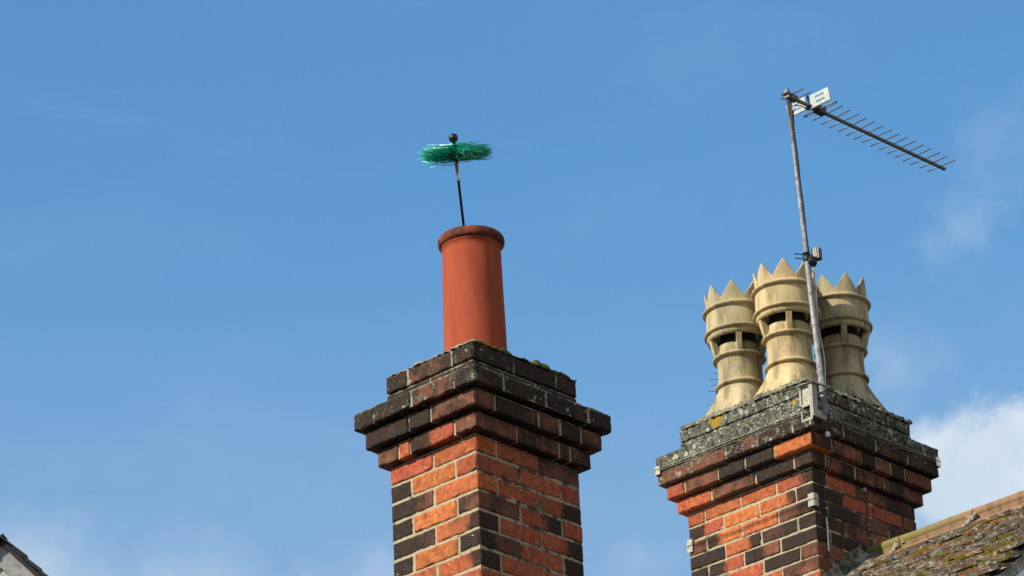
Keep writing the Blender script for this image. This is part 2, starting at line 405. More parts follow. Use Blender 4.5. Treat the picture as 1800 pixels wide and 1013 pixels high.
def mortar_block(mb, wu, wv, q, z0, z1, inset=.004, so=0., li=0., fine=.02, amp=.0024):
    """joint mortar of one course: a slab just behind the brick faces"""
    a = -q + inset; X = (a, wu + q - inset); Y = (a, wv + q - inset)
    def grid(fn, n, m):
        b = len(mb.v)
        for i in range(n + 1):
            for j in range(m + 1):
                p, nrm = fn(i / n, j / m); p = Vector(p)
                d = noise.noise(p * 45) * amp + noise.noise(p * 120) * amp * .6
                s = so(p) if callable(so) else so
                mb.vert(p + Vector(nrm) * d, (.5, .45, .35), s, li)
        for i in range(n):
            for j in range(m):
                mb.f.append((b + i * (m + 1) + j, b + (i + 1) * (m + 1) + j, b + (i + 1) * (m + 1) + j + 1, b + i * (m + 1) + j + 1))
    nu = int((X[1] - X[0]) / fine); nv = int((Y[1] - Y[0]) / fine); nz = max(2, int((z1 - z0) / .012))
    grid(lambda s, t: ((X[0] + (X[1] - X[0]) * s, Y[0], z0 + (z1 - z0) * t), (0, -1, 0)), nu, nz)
    grid(lambda s, t: ((X[0] + (X[1] - X[0]) * s, Y[1], z0 + (z1 - z0) * t), (0, 1, 0)), nu, nz)
    grid(lambda s, t: ((X[0], Y[0] + (Y[1] - Y[0]) * s, z0 + (z1 - z0) * t), (-1, 0, 0)), nv, nz)
    grid(lambda s, t: ((X[1], Y[0] + (Y[1] - Y[0]) * s, z0 + (z1 - z0) * t), (1, 0, 0)), nv, nz)
    for z in (z0, z1):
        grid(lambda s, t: ((X[0] + (X[1] - X[0]) * s, Y[0] + (Y[1] - Y[0]) * t, z), (0, 0, 1)), max(2, nu // 2), max(2, nv // 2))

def slab_cap(mb, x0, x1, y0, y1, zb, hfun, fine=.012, amp=.004, so=0., li=.4):
    """lumpy mortar weathering with a height field top and ragged edges"""
    n = int((x1 - x0) / fine); m = int((y1 - y0) / fine); b = len(mb.v)
    for i in range(n + 1):
        for j in range(m + 1):
            x = x0 + (x1 - x0) * i / n; y = y0 + (y1 - y0) * j / m
            p = Vector((x, y, 0)); e = min(x - x0, x1 - x, y - y0, y1 - y)
            z = hfun(x, y, e) + noise.noise(p * 55) * amp + noise.noise(p * 20) * amp * 1.2
            if i in (0, n) or j in (0, m):
                k = noise.noise(p * 50 + Vector((3, 3, 3))) * amp * 1.2
                x += k * (1 if i == 0 else -1 if i == n else 0); y += k * (1 if j == 0 else -1 if j == m else 0)
            mb.vert((x, y, max(z, zb + .001)), (.4, .36, .26), so, li)
    for i in range(n):
        for j in range(m):
            mb.f.append((b + i * (m + 1) + j, b + (i + 1) * (m + 1) + j, b + (i + 1) * (m + 1) + j + 1, b + i * (m + 1) + j + 1))
    # skirt
    def rim():
        for i in range(n): yield b + i * (m + 1), b + (i + 1) * (m + 1)
        for j in range(m): yield b + n * (m + 1) + j, b + n * (m + 1) + j + 1
        for i in reversed(range(n)): yield b + (i + 1) * (m + 1) + m, b + i * (m + 1) + m
        for j in reversed(range(m)): yield b + j + 1, b + j
    for a, c in rim():
        pa, pc = mb.v[a], mb.v[c]
        d = mb.vert((pa[0], pa[1], zb), (.4, .36, .26), so, li); e = mb.vert((pc[0], pc[1], zb), (.4, .36, .26), so, li)
        mb.f.append((c, a, d, e))

def rndkeys(pattern, weights): return [(l, rnd.choice(weights)) for l in pattern]

# =================================================================== CHIMNEY A (nearer, single red pot)
OA = Vector((-.1579, 14.4691, 7.7631)); RA = R(90 - 42.8928); WU, WV = .56, .45
ZB = -2.2
def frame_thing(name, O, rz, zb, **k):
    t = empty(name, (O.x, O.y, O.z + zb), rz, **k); return t
chA = frame_thing('chimney_stack', OA, RA, ZB, label='nearer slimmer orange brick chimney stack with sooty stepped crown, carrying the single red pot', cat='chimney')
LA = (0, 0, -ZB)
P_L = [S_, S_]; P_R = [H, S_, S_]; Q_L = [H, S_, H]; Q_R = [S_, S_, H]
rowsA = [  # (left keys, right keys) from just under the corbelling downwards
    (['o', 'r'], ['r', 'r', 'b'], 0), (['o', 'O', 'd'], ['r', 'r', 'r'], 1), (['o', 'b>'], ['r<', 'r', 'r>'], 0),
    (['r', 'O', 'd'], ['b', 'r>', 'r'], 1), (['o<', 'd'], ['d', 'r', 'r>'], 0), (['o<', 'O', 'd'], ['b<', 'r', 'd'], 1),
    (['o<', 'o'], ['b', 'r', 'r>'], 0), (['o', 'O', 'd'], ['r', 'r', 'b'], 1), (['o', 'r'], ['r', 'b', 'r'], 0)]
mb = MB(); mm = MB()
for i in range(30):
    z = -.075 * i
    if i < len(rowsA): l, r, t = rowsA[i]
    else: t = i % 2; l = [rnd.choice('ooOrd') for _ in range(2 + t)]; r = [rnd.choice('rrbd') for _ in range(3)]
    course(mb, WU, WV, 0, z, list(zip(Q_L if t else P_L, l)), list(zip(Q_R if t else P_R, r)), fine=.016 if i < 9 else .05)
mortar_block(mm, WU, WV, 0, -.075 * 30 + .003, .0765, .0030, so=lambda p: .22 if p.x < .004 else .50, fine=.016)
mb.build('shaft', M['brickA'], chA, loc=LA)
mm.build('shaft_mortar', M['mortar'], chA, loc=LA)
crA = [  # z, q, left, right, rough, lichen
    (.075, .032, [(H, 'o'), (S_, 'r>'), (Q, 'o'), (H, 'm')], [(S_, 'b'), (S_, 'm'), (Q, 'm'), (H, 'm')], 1.1, (0, 0)),
    (.150, .064, [(S_, 'm'), (H, 'd'), (S_, 'd')], [(H, 'b'), (S_, 'd'), (H, 'm'), (H, 'd'), (H, 'm')], 1.5, (.05, .0)),
    (.225, .094, [(H, 'd'), (S_, 'm'), (.19, 'd'), (H, 'd')], [(.15, 'd'), (S_, 'd'), (S_, 'd'), (.12, 'd')], 1.7, (.36, .12)),
    (.300, .003, [(S_, 'd'), (S_, 'd')], [(H, 'd'), (S_, 'd'), (S_, 'd')], 1.6, (.2, .1)),
    (.375, .003, [(H, 'd'), (S_, 'm'), (H, 'd')], [(S_, 'd'), (S_, 'd'), (H, 'd')], 1.6, (.34, .12))]
for k, (z, q, l, r, ro, li) in enumerate(crA):
    mb = MB(); mm = MB()
    course(mb, WU, WV, q, z, l, r, fine=.012, rough=ro, lich=li)
    mortar_block(mm, WU, WV, q, z + .0075, z + .0728, .0045 if k < 2 else .003, so=.25 if k == 0 else .36 if k == 1 else .5, li=0 if k < 2 else .3, fine=.016, amp=.003 if k > 1 else .0016)
    c = mb.build('corbel_course' if k < 3 else 'cap_course', M['brickA'], chA, loc=LA)
    mm.build('joint_mortar', M['cement' if k else 'mortar'], c)
PA = Vector((.265, .235))       # pot axis
mm = MB()
def hA(x, y, e):
    d = (Vector((x, y)) - PA).length
    return .449 + .012 * min(1, e / .05) + .035 * max(0, 1 - abs(d - .10) / .12)
slab_cap(mm, -.006, .568, -.006, .458, .4455, hA, .0075, .010, so=.45, li=.45)
mm.build('flaunching', M['cement'], chA, loc=LA)
mm = MB()   # ledge weathering over the widest course
for (x0, x1, y0, y1) in ((-.088, .648, -.088, -.008), (-.088, -.008, -.0079, .538), (.566, .648, -.0079, .538), (-.0079, .565, .456, .538)):
    slab_cap(mm, x0, x1, y0, y1, .2985, lambda x, y, e, a=(x0, x1, y0, y1): .301 + .016 * max(0, 1 - max(-x, x - .56, -y, y - .45, 0) / .09), .012, .003, so=.7, li=.4)
mm.build('ledge_mortar', M['cement'], chA, loc=LA)
mm = MB()   # moss ribbon along the right hand top edge
def hmA(x, y, e):
    k = max(0, noise.noise(Vector((x * 22, 1.5, 0))) + .35) * (1 if .12 < x < .46 else .25)
    return .452 + .040 * k * min(1, e / .014)
slab_cap(mm, .02, .52, -.010, .045, .448, hmA, .006, .006, so=0, li=.5)
mm.build('moss_edge', M['moss'], chA, loc=LA)

# red pot
potA = empty('chimney_pot', OA + Matrix.Rotation(RA, 3, 'Z') @ Vector((PA.x, PA.y, .449)), RA, label='smooth red terracotta chimney pot with rolled rim, the only pot on the nearer stack', cat='chimney pot')
b = MB()
ht = 1.046 - .449
prof = [(.122, 0), (.1215, .05), (.1195, .2), (.1165, .36), (.1135, ht - .075), (.113, ht - .052), (.1165, ht - .050), (.1168, ht - .044)]
b.lathe(prof, 96, wob=.0012)
b.build('pot_body', M['terracotta'], potA)
b = MB()
cr = [(.1165 + .0, ht - .046)]
for i in range(11):
    a = R(-80 + 16 * i); cr.append((.1165 + .0128 * math.cos(a), ht - .022 + .021 * math.sin(a)))
cr += [(.106, ht), (.100, ht - .006), (.0985, ht - .05), (.098, .25), (.1, .0)]
b.lathe(cr, 96, wob=.0015, li=.66)
b.build('rolled_rim', M['terracotta_rim'], potA)

# sweep's brush
def fw(O, rz, p): return O + Matrix.Rotation(rz, 3, 'Z') @ Vector(p)
pts = [fw(OA, RA, p) for p in ((.2163, .225, 1.0824), (.178, .225, 1.4471))]
B0, B1 = pts
B1 = Vector((0, 0, 1.6)) + (B1 - Vector((0, 0, 1.6))) * .9925       # leans towards the street
axis = (B1 - B0).normalized(); Lb = (B1 - B0).length
base = B0 - axis * .55
brush = empty('chimney_brush', base, 0, label="sweep's green bristle brush on a black rod poking out of the red pot", cat='brush')
def rel(p): return Vector(p) - base
tb = MB(); top = B0 + axis * (Lb * .66); tb.tube([rel(base), rel(top)], .0052, 12); tb.build('rod', M['black'], brush)
fe = MB(); f0, f1 = B0 + axis * Lb * .50, B0 + axis * Lb * .705
fe.tube([rel(f0), rel(f0 + axis * .006), rel(f0 + axis * .008), rel(f1 - axis * .012), rel(f1 - axis * .010), rel(f1)], [.0085, .009, .0072, .0072, .0088, .0085], 14)
fe.build('ferrule', M['chrome'], brush)
st = MB(); bot = f1; tp = B0 + axis * Lb * .95; side = axis.cross(Vector((0, 1, 0))).normalized(); s2 = axis.cross(side)
for k in range(2):
    st.tube([rel(bot + (tp - bot) * (i / 40) + (side * math.cos(i * .9 + k * math.pi) + s2 * math.sin(i * .9 + k * math.pi)) * .0035) for i in range(41)], .0038, 6)
st.build('twisted_stem', M['black'], brush)
bl = MB(); bl.sphere(rel(B1), .0185, 28, 18); bl.tube([rel(B1 - axis * .03), rel(B1 - axis * .012)], .007, 10); bl.build('ball_end', M['black'], brush)
br = MB(); hc = B0 + axis * Lb * .825
greens = [(.0, .36, .20), (.0, .48, .27), (.002, .20, .11), (.01, .60, .36), (.0, .42, .23), (.10, .80, .55)]
for i in range(1500):
    cl_ = (i * 7) % 36; ang = cl_ * math.pi * 2 / 36 + rnd.gauss(0, .07)
    Lr = rnd.uniform(.10, .143) + .006 * math.sin(cl_ * 2.3)
    d = side * math.cos(ang) + s2 * math.sin(ang)
    h0 = rnd.gauss(0, .013)
    p0 = hc + axis * h0 + d * .004
    bend = rnd.gauss(0, .0065) + .006 * math.sin(cl_ * 1.7) - h0 * .15
    wind = Vector((.0, 0, -.008 if d.x > 0 else .006))
    tang = axis.cross(d) * rnd.gauss(0, .013)
    ps = [rel(p0 + d * Lr * t + (axis * bend + wind + tang) * t * t + axis * .0015 * math.sin(t * 6 + i)) for t in (0, .2, .4, .6, .8, 1)]
    br.tube(ps, [.0013, .0013, .0012, .0010, .0008, .0005], 3, t=rnd.choice(greens))
br.build('bristles', M['nylon'], brush, smooth=False)

# =================================================================== CHIMNEY B (farther, three buff pots)
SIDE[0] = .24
OB = Vector((1.3846, 18.73, 9.3481)); RB = R(90 - 42.6263); W2U, W2V = .78, .79
def wB(p): return OB + Matrix.Rotation(RB, 3, 'Z') @ Vector(p)
chB = frame_thing('chimney_stack', OB, RB, ZB, label='farther wide brick chimney stack with lichen crusted crown, carrying the crown topped pots', cat='chimney')
rowsB = [
    ([(S_, 'r<|'), (S_, 'o'), (S_, 'o'), (H, 'r')], [(H, 'b'), (S_, 'r'), (S_, 'b'), (S_, 'm')]),
    ([(H, 'd'), (S_, 'o<'), (S_, 'O'), (S_, 'r>')], [(S_, 'd'), (S_, 'r'), (S_, 'r'), (H, 'b')]),
    ([(S_, 'm|'), (S_, 'O'), (S_, 'O>'), (H, 'b')], [(H, 'd'), (S_, 'd'), (S_, 'b'), (S_, 'm')]),
    ([(H, 'd'), (S_, 'd'), (S_, 'o<'), (S_, 'd')], [(S_, 'd'), (S_, 'b'), (S_, 'r'), (H, 'd')]),
    ([(S_, 'd'), (S_, 'b>'), (S_, 'r>'), (H, 'd')], [(H, 'd'), (S_, 'd'), (S_, 'd'), (S_, 'b')]),
    ([(H, 'd'), (S_, 'd'), (S_, 'r'), (S_, 'b')], [(S_, 'b'), (S_, 'd'), (S_, 'd'), (H, 'd')])]
mb = MB(); mm = MB()
for i in range(30):
    if i < len(rowsB): l, r = rowsB[i]
    else:
        l = rndkeys([S_, S_, S_, H] if i % 2 == 0 else [H, S_, S_, S_], 'dbroo'); r = rndkeys([H, S_, S_, S_] if i % 2 == 0 else [S_, S_, S_, H], 'ddbr')
    course(mb, W2U, W2V, 0, -.075 * i, l, r, fine=.018 if i < 8 else .05)
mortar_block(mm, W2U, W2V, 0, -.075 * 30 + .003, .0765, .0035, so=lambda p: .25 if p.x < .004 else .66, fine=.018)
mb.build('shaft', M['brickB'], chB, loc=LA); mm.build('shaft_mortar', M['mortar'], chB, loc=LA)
crB = [
    (.075, .033, [(H, 'd'), (S_, 'd'), (.25, 'm'), (.2, 'o')], [(H, 'm'), (S_, 'b>'), (S_, 'm'), (.3, 'b')], 1.1, (0, 0)),
    (.150, .066, [(S_, 'O|'), (.16, 'd'), (.15, 'd'), (.19, 'b'), (H, 'r')], [(.15, 'd'), (S_, 'm'), (H, 'd'), (H, 'b'), (H, 'd'), (.2, 'b')], 1.3, (.0, .0)),
    (.225, .095, [(H, 'b'), (.19, 'd'), (.17, 'b>'), (.19, 'b'), (.19, 'b')], [(S_, 'd'), (S_, 'd'), (S_, 'd'), (S_, 'd')], 1.6, (.42, .30)),
    (.300, .097, [(S_, 'g'), (S_, 'g'), (S_, 'g'), (S_, 'g')], [(S_, 'g'), (S_, 'd'), (S_, 'd'), (S_, 'g')], 2.0, (.92, .50)),
    (.375, .006, [(S_, 'g'), (H, 'g'), (S_, 'g'), (H, 'g')], [(S_, 'g'), (S_, 'd'), (S_, 'd'), (H, 'g')], 2.0, (.9, .52)),
    (.450, .006, [(H, 'g'), (H, 'b'), (S_, 'g'), (S_, 'g')], [(H, 'g'), (.15, 'b'), (S_, 'd'), (S_, 'd')], 2.2, (.85, .48))]
for k, (z, q, l, r, ro, li) in enumerate(crB):
    mb = MB(); mm = MB()
    course(mb, W2U, W2V, q, z, l, r, fine=.013, rough=ro, lich=li)
    mortar_block(mm, W2U, W2V, q, z + .0075, z + (.0728 if k < 3 else .075), .0045 if k < 2 else .003 if k < 3 else -.0005, so=[.3, .35, .45, .5, .5, .5][k], li=[0, 0, .25, .9, .85, .82][k], fine=.010 if k > 2 else .016, amp=.0016 if k < 2 else .0035 if k < 3 else .0062)
    c = mb.build('corbel_course' if k < 4 else 'cap_course', M['brickB'], chB, loc=LA)
    mm.build('joint_mortar', M['brickB' if k > 2 else 'cement' if k > 1 else 'mortar'], c)
pots = [(.185, .228, .0, 0.), (.205, .565, .012, -.09), (.553, .200, .028, .36)]
mm = MB()
def hB(x, y, e):
    z = .522 + .03 * min(1, e / .06)
    for (pu, pv, dz_, ph) in pots:
        d = max(abs(x - pu), abs(y - pv)); z = max(z, .60 + dz_ - max(0, (d - .125)) * .75)
    return min(z, .524 + .42 * e + .008)
slab_cap(mm, -.014, W2U + .014, -.014, W2V + .014, .516, hB, .007, .015, so=.42, li=.52)
mm.build('flaunching', M['cement'], chB, loc=LA)
mm = MB()
for (x0, x1, y0, y1) in ((-.09, .87, -.09, -.010), (-.09, -.010, -.0099, .88), (.79, .87, -.0099, .88), (-.0099, .789, .80, .88)):
    slab_cap(mm, x0, x1, y0, y1, .3735, lambda x, y, e: .377 + .02 * max(0, 1 - max(-x, x - .78, -y, y - .79, 0) / .09), .012, .005, so=.3, li=.8)
mm.build('ledge_mortar', M['cement'], chB, loc=LA)
# crown-topped louvre pots
def crown_pot(name, u, v, dz, ph, mat, label, seed):
    t = empty(name, wB((u, v, .55 + dz)), RB, label=label, cat='chimney pot', group='crown topped buff clay pots on the farther stack')
    camang = math.atan2(-(wB((u, v, 0)).y), -(wB((u, v, 0)).x)) - RB        # towards the street
    def bead(r, z, w): return [(r + w * math.cos(R(a)), z + .010 * math.sin(R(a))) for a in (-90, -60, -30, 0, 30, 60, 90)]
    Z = lambda z: z - .55
    # flared base: square foot blending to round
    b = MB(); n_ = 96; lev = 16
    for j in range(lev + 1):
        f = j / lev; z = Z(.555) + (.712 - .555) * f
        for i in range(n_):
            a = 2 * math.pi * i / n_; ca, sa = math.cos(a), math.sin(a)
            sq = 1 / max(abs(ca), abs(sa)); g_ = (1 - f) ** 1.35
            rs = .157 * sq * (1 - .12 * (max(abs(ca), abs(sa)) < .76)); rr = .112 * (1 + (sq - 1) * .35 * (1 - f))
            r_ = rs * g_ + rr * (1 - g_)
            r_ += .0015 * noise.noise(Vector((ca * 3, sa * 3, z * 20 + seed)))
            b.vert((r_ * ca, r_ * sa, z), li=.55 * (1 - f) ** 2)
    for j in range(lev):
        for i in range(n_):
            i2 = (i + 1) % n_; b.f.append((j * n_ + i, j * n_ + i2, (j + 1) * n_ + i2, (j + 1) * n_ + i))
    b.build('flared_base', mat, t)
    b = MB()
    prof = bead(.112, Z(.717), .018) + [(.112, Z(.74)), (.110, Z(.80)), (.112, Z(.856))] + bead(.113, Z(.868), .020) + [(.113, Z(.880)), (.108, Z(.908)), (.106, Z(.932)), (.096, Z(.932)), (.094, Z(.7))]
    b.lathe(prof, 96, wob=.0015, li=.32)
    b.build('pot_body', mat, t)
    # hood with louvre openings: ring and tapered mullions
    b = MB()
    prof = [(.138, Z(.962)), (.150, Z(.962)), (.1535, Z(.985))] + bead(.152, Z(1.0), .017) + [(.152, Z(1.015)), (.1525, Z(1.06)), (.151, Z(1.108))] + bead(.151, Z(1.122), .018) + [(.150, Z(1.134)), (.147, Z(1.150))]
    b.lathe(prof, 96, wob=.0015, li=.36)
    b.lathe([(.147, Z(1.150)), (.136, Z(1.150)), (.134, Z(1.02)), (.110, Z(.998)), (.106, Z(.992)), (.138, Z(.962))], 96)
    b.build('hood', mat, t)
    b = MB(); b.lathe([(.089, Z(.88)), (.089, Z(1.12)), (.080, Z(1.12)), (.080, Z(.88))], 48); b.build('dark_core', M['coredark'], t)  # added dark core, stands in for the shade behind the louvre openings
    for k in range(5):
        a = camang + R(4) + ph * .3 + 2 * math.pi * k / 5; e = Vector((math.cos(a), math.sin(a), 0)); g_ = Vector((-e.y, e.x, 0))
        mu = MB(); wd = .0145
        vs = []
        for (r0, r1, z) in ((.104, .125, Z(.872)), (.106, .134, Z(.90)), (.118, .1495, Z(.966))):
            for r_ in (r0, r1):
                for s in (-wd, wd): vs.append(e * r_ + g_ * s + Vector((0, 0, z)))
        mu.add(vs, [(0, 1, 3, 2), (8, 10, 11, 9), (0, 4, 5, 1), (4, 8, 9, 5), (2, 3, 7, 6), (6, 7, 11, 10), (0, 2, 6, 4), (4, 6, 10, 8), (1, 5, 7, 3), (5, 9, 11, 7)])
        mu.build('mullion', mat, t, smooth=False, bevel=.0015)
    # crown
    b = MB(); n_ = 160; rows = 10
    for shell, (r_in) in enumerate((0., .011)):
        for j in range(rows + 1):
            for i in range(n_):
                a = 2 * math.pi * i / n_; s = ((a - camang - ph) / (2 * math.pi) * 8) % 1; tri = abs(s - .5) * 2
                zt = 1.163 + .086 * max(0, tri - .03) ** .95 + .004 * noise.noise(Vector((a * 4, seed, 0)))
                z = Z(1.138) + (zt - 1.138) * j / rows
                r_ = .1475 + (z - Z(1.138)) * .06 - r_in + .001 * noise.noise(Vector((a * 5, z * 30, seed)))
                b.vert((r_ * math.cos(a), r_ * math.sin(a), z), li=.30 + 1.8 * max(0, z - Z(1.17)))
    K = (rows + 1) * n_
    for j in range(rows):
        for i in range(n_):
            i2 = (i + 1) % n_
            b.f.append((j * n_ + i, j * n_ + i2, (j + 1) * n_ + i2, (j + 1) * n_ + i))
            b.f.append((K + j * n_ + i2, K + j * n_ + i, K + (j + 1) * n_ + i, K + (j + 1) * n_ + i2))
    for i in range(n_):
        i2 = (i + 1) % n_; b.f.append((rows * n_ + i, rows * n_ + i2, K + rows * n_ + i2, K + rows * n_ + i))
    b.build('crown', mat, t)
    return t
crown_pot('chimney_pot', *pots[0], M['buff'], 'buff crown topped clay pot nearest the aerial mast, middle and tallest looking of the three', 1.)
crown_pot('chimney_pot', *pots[1], M['buffworn'], 'buff crown topped clay pot with greyed lower half, leftmost of the three', 5.)
crown_pot('chimney_pot', *pots[2], M['buffworn'], 'shaded crown topped clay pot standing right of the aerial mast', 9.)

# ------------------------------------------------------------------ television aerial
aer = empty('television_aerial', wB((-.034, -.13, .30)), RB, label='long many rod television aerial on a tall grey mast strapped to the farther stack corner', cat='aerial')
AO = Vector((-.034, -.13, .30))
def ra(p): return Vector(p) - AO
mt = Vector((-.1312, -.13, 1.990)); ml = Vector((-.030, -.13, .30))
def onm(t): return ml + (mt - ml) * t
b = MB(); b.tube([ra(onm(0)), ra(onm(.43)), ra(onm(.47)), ra(onm(.471))], [.0148, .0148, .0145, .012], 18)
for t_ in (.12, .26, .36): b.tube([ra(onm(t_)), ra(onm(t_ + .006))], .0162, 16)
m1 = b.build('mast', M['galv'], aer)
b = MB(); b.tube([ra(onm(.465)), ra(onm(.8)), ra(onm(1))], [.0112, .0104, .0098], 16); 
for t_ in (.6, .72, .87): b.tube([ra(onm(t_)), ra(onm(t_ + .005))], .0118, 16)
b.build('upper_mast', M['galv'], aer)
b = MB(); b.tube([ra(onm(.985)), ra(onm(1.006)), ra(onm(1.01))], [.0135, .0135, .009], 14); b.build('mast_cap', M['galv'], aer)
# cables down the mast
b = MB(); cabp = []
for i in range(30):
    t_ = .985 - i / 29 * .93; cabp.append(ra(onm(t_) + Vector((.012, -.008, 0)) * (.95 + .06 * math.sin(i * 1.3))))
b.tube(cabp, .0032, 6); b.build('mast_cable', M['blackcable'], aer)
b = MB(); cp = []
for i in range(16):
    t_ = .44 - i / 15 * .36; cp.append(ra(onm(t_) + Vector((.017, -.009, 0)) * (1.2 + .35 * math.sin(i * .7))))
b.tube(cp, .003, 6); b.build('pale_cable', M['whitecable'], aer)
# boom
bs_, be = Vector((-.139, -.135, 1.965)), Vector((1.072, -.158, 1.962))
bd_ = (be - bs_).normalized()
b = MB(); b.obox(ra((bs_ + be) / 2), bd_, (0, 1, 0), (0, 0, 1), (be - bs_).length / 2, .0068, .0072); b.build('boom', M['boom'], aer, smooth=False, bevel=.0015)
b = MB(); b.obox(ra(bs_ + bd_ * .028), bd_, (0, 1, 0), (0, 0, 1), .036, .017, .014)
b.tube([ra(bs_ + bd_ * .0 + Vector((.006, -.028, 0))), ra(bs_ + Vector((.006, .028, 0)))], .005, 8)
b.tube([ra(bs_ + Vector((-.014, -.02, .008))), ra(bs_ + Vector((-.014, .02, .008)))], .005, 8)
b.build('boom_clamp', M['boom'], aer, smooth=False, bevel=.002)
vdir = Vector((.03, 1, 0)).normalized()
for i in range(15):
    c = Vector((.161 + (1.042 - .161) * i / 14, 0, 0)); c.y = bs_.y + (c.x - bs_.x) / (be.x - bs_.x) * (be.y - bs_.y); c.z = 1.971
    Lh = .0985 - .0006 * i
    w_ = vdir * Lh + Vector((rnd.gauss(0, .002), 0, rnd.gauss(0, .0012)))
    b = MB(); b.tube([ra(c - w_), ra(c + w_)], .0033, 7)
    b.build('director_rod', M['rodalloy'], aer)
def by(x): return bs_.y + (x - bs_.x) / (be.x - bs_.x) * (be.y - bs_.y)
for x, Lh in ((-.105, .075), (-.05, .075)):
    b = MB(); c = Vector((x, by(x), 1.985)); b.tube([ra(c - vdir * Lh), ra(c + vdir * Lh)], .0033, 7); b.build('rear_rod', M['rodalloy'], aer)
# folded dipole with box
xd = .108; b = MB(); c = Vector((xd, by(xd), 1.974)); pp = []
for i in range(33):
    a = 2 * math.pi * i / 32; e = abs(math.cos(a)) ** .25 * (1 if math.cos(a) >= 0 else -1)
    pp.append(ra(c + vdir * .106 * e + Vector((.019 * math.sin(a), 0, .008 * math.sin(a)))))
b.tube(pp, .0032, 7, cap=False); b.build('folded_dipole', M['rodalloy'], aer)
b = MB(); b.obox(ra(c + Vector((-.005, 0, -.006))), (1, 0, 0), (0, 1, 0), (0, 0, 1), .032, .019, .020); b.build('dipole_box', M['black'], aer, smooth=False, bevel=.004)
# slotted reflector: plate with openings and a notch for the boom
xr = .018; zc = 1.985
def plate(side_):
    b = MB(); th = .002; ys = [.016, .040, .070, .094, .118, .148] if side_ > 0 else [.016, .040, .070, .094, .118, .148]
    zs = [-.046, -.034, -.014, -.002, .018, .032] ; zs = [-.034, -.019, -.011, .007, .015, .031]
    holes = {(1, 1), (3, 1), (1, 3), (3, 3)}; holes = {(1, 1), (2, 1), (1, 3), (2, 3)}
    ys = [.016, .050, .078, .106, .138]
    for i in range(len(ys) - 1):
        for j in range(5):
            if (i, j) in holes: continue
            y0, y1 = sorted((side_ * ys[i], side_ * ys[i + 1]))
            b.box(-th, th, y0, y1, zs[j], zs[j + 1])
    # folded rim along bottom
    y0, y1 = sorted((side_ * .012, side_ * .140)); b.box(-.003, .007, y0, y1, zs[0] - .003, zs[0] + .0)
    o = b.build('reflector_panel', M['white'], aer, smooth=False); o.location = ra((xr, by(xr) + .0, zc + (.004 if side_ > 0 else -.004))); 
    o.rotation_euler = (0, R(-8), R(-2)); return o
plate(1); plate(-1)
b = MB(); b.tube([ra((xr, by(xr) - .02, zc - .028)), ra((xr, by(xr) + .02, zc - .028))], .006, 8); b.tube([ra((xr, by(xr), zc - .045)), ra((xr, by(xr), zc + .035))], .005, 8); b.build('reflector_clip', M['black'], aer)
# loose cable from dipole box back to mast
b = MB(); b.tube([ra((.06, -.14, 1.955)), ra((.0, -.145, 1.932)), ra((-.05, -.148, 1.935)), ra((-.09, -.147, 1.925)), ra((-.112, -.143, 1.88)), ra((-.116, -.143, 1.80))], .003, 6); b.build('dipole_cable', M['blackcable'], aer)
# masthead amplifier on u-bolt clamp
amp_c = onm(.482) + Vector((.045, -.028, .012))
b = MB()
for dz_ in (-.012, .012):
    b.tube([ra(onm(.478) + Vector((-.055, .03, dz_))), ra(onm(.478) + Vector((.03, -.018, dz_)))], .0026, 7)
b.tube([ra(onm(.465) + Vector((0, 0, 0))), ra(onm(.49))], .019, 12)
b.obox(ra(onm(.470) + Vector((.018, -.012, -.008))), (1, -.6, 0), (.6, 1, 0), (0, 0, 1), .022, .017, .020)
b.build('clamp', M['blackcable'], aer)
b = MB(); b.obox(ra(amp_c), (1, .2, 0), (-.2, 1, 0), (0, .0, 1), .017, .021, .030); am = b.build('amplifier', M['black'], aer, smooth=False, bevel=.003)
b = MB()
for k in (-.011, .001, .012): b.obox(ra(amp_c + Vector((-.0185, k - .0, .003))), (1, .2, 0), (-.2, 1, 0), (0, 0, 1), .002, .0032, .025)
b.build('amplifier_fin', M['galvlight'], am, smooth=False)

# corner bracket of the aerial
b = MB()
b.box(-.118, -.112, -.128, -.05, .335, .425)
b.build('bracket_leaf', M['galvlight'], aer, smooth=False, bevel=.001).location = -AO
b = MB()
b.box(-.126, -.1185, -.128, -.117, .245, .43); b.box(-.126, -.1185, -.068, -.060, .33, .43); b.box(-.126, -.1185, -.068, -.060, .245, .30)
b.box(-.126, -.1185, -.117, -.068, .420, .43); b.box(-.126, -.1185, -.117, -.068, .245, .258); b.box(-.126, -.1185, -.117, -.068, .320, .335)
b.build('bracket_frame', M['galvlight'], aer, smooth=False, bevel=.001).location = -AO
b = MB()
b.box(-.126, -.088, -.137, -.1285, .262, .425); b.box(-.0875, -.030, -.137, -.1285, .262, .300)
b.build('bracket_channel', M['galvlight'], aer, smooth=False, bevel=.001).location = -AO
b = MB(); b.tube([ra((-.14, .03, .432)), ra((-.133, -.1, .432)), ra((-.125, -.139, .432)), ra((-.01, -.155, .432))], .0055, 8); b.build('strap_rod', M['boom'], aer); b = MB()
b.tube([ra((-.055, -.118, .40)), ra((-.055, -.152, .40)), ra((-.01, -.152, .40)), ra((-.01, -.118, .40))], .004, 8); b.build('u_bolt', M['boom'], aer); b = MB()
b.tube([ra((-.055, -.118, .29)), ra((-.055, -.150, .29)), ra((-.01, -.150, .29)), ra((-.01, -.118, .29))], .004, 8)
b.build('u_bolt', M['boom'], aer)
b = MB(); b.obox(ra((.0, -.112, .205)), (1, 0, 0), (0, 1, 0), (0, 0, 1), .012, .008, .012); b.build('cable_clip', M['stone'], aer, smooth=False, bevel=.002)
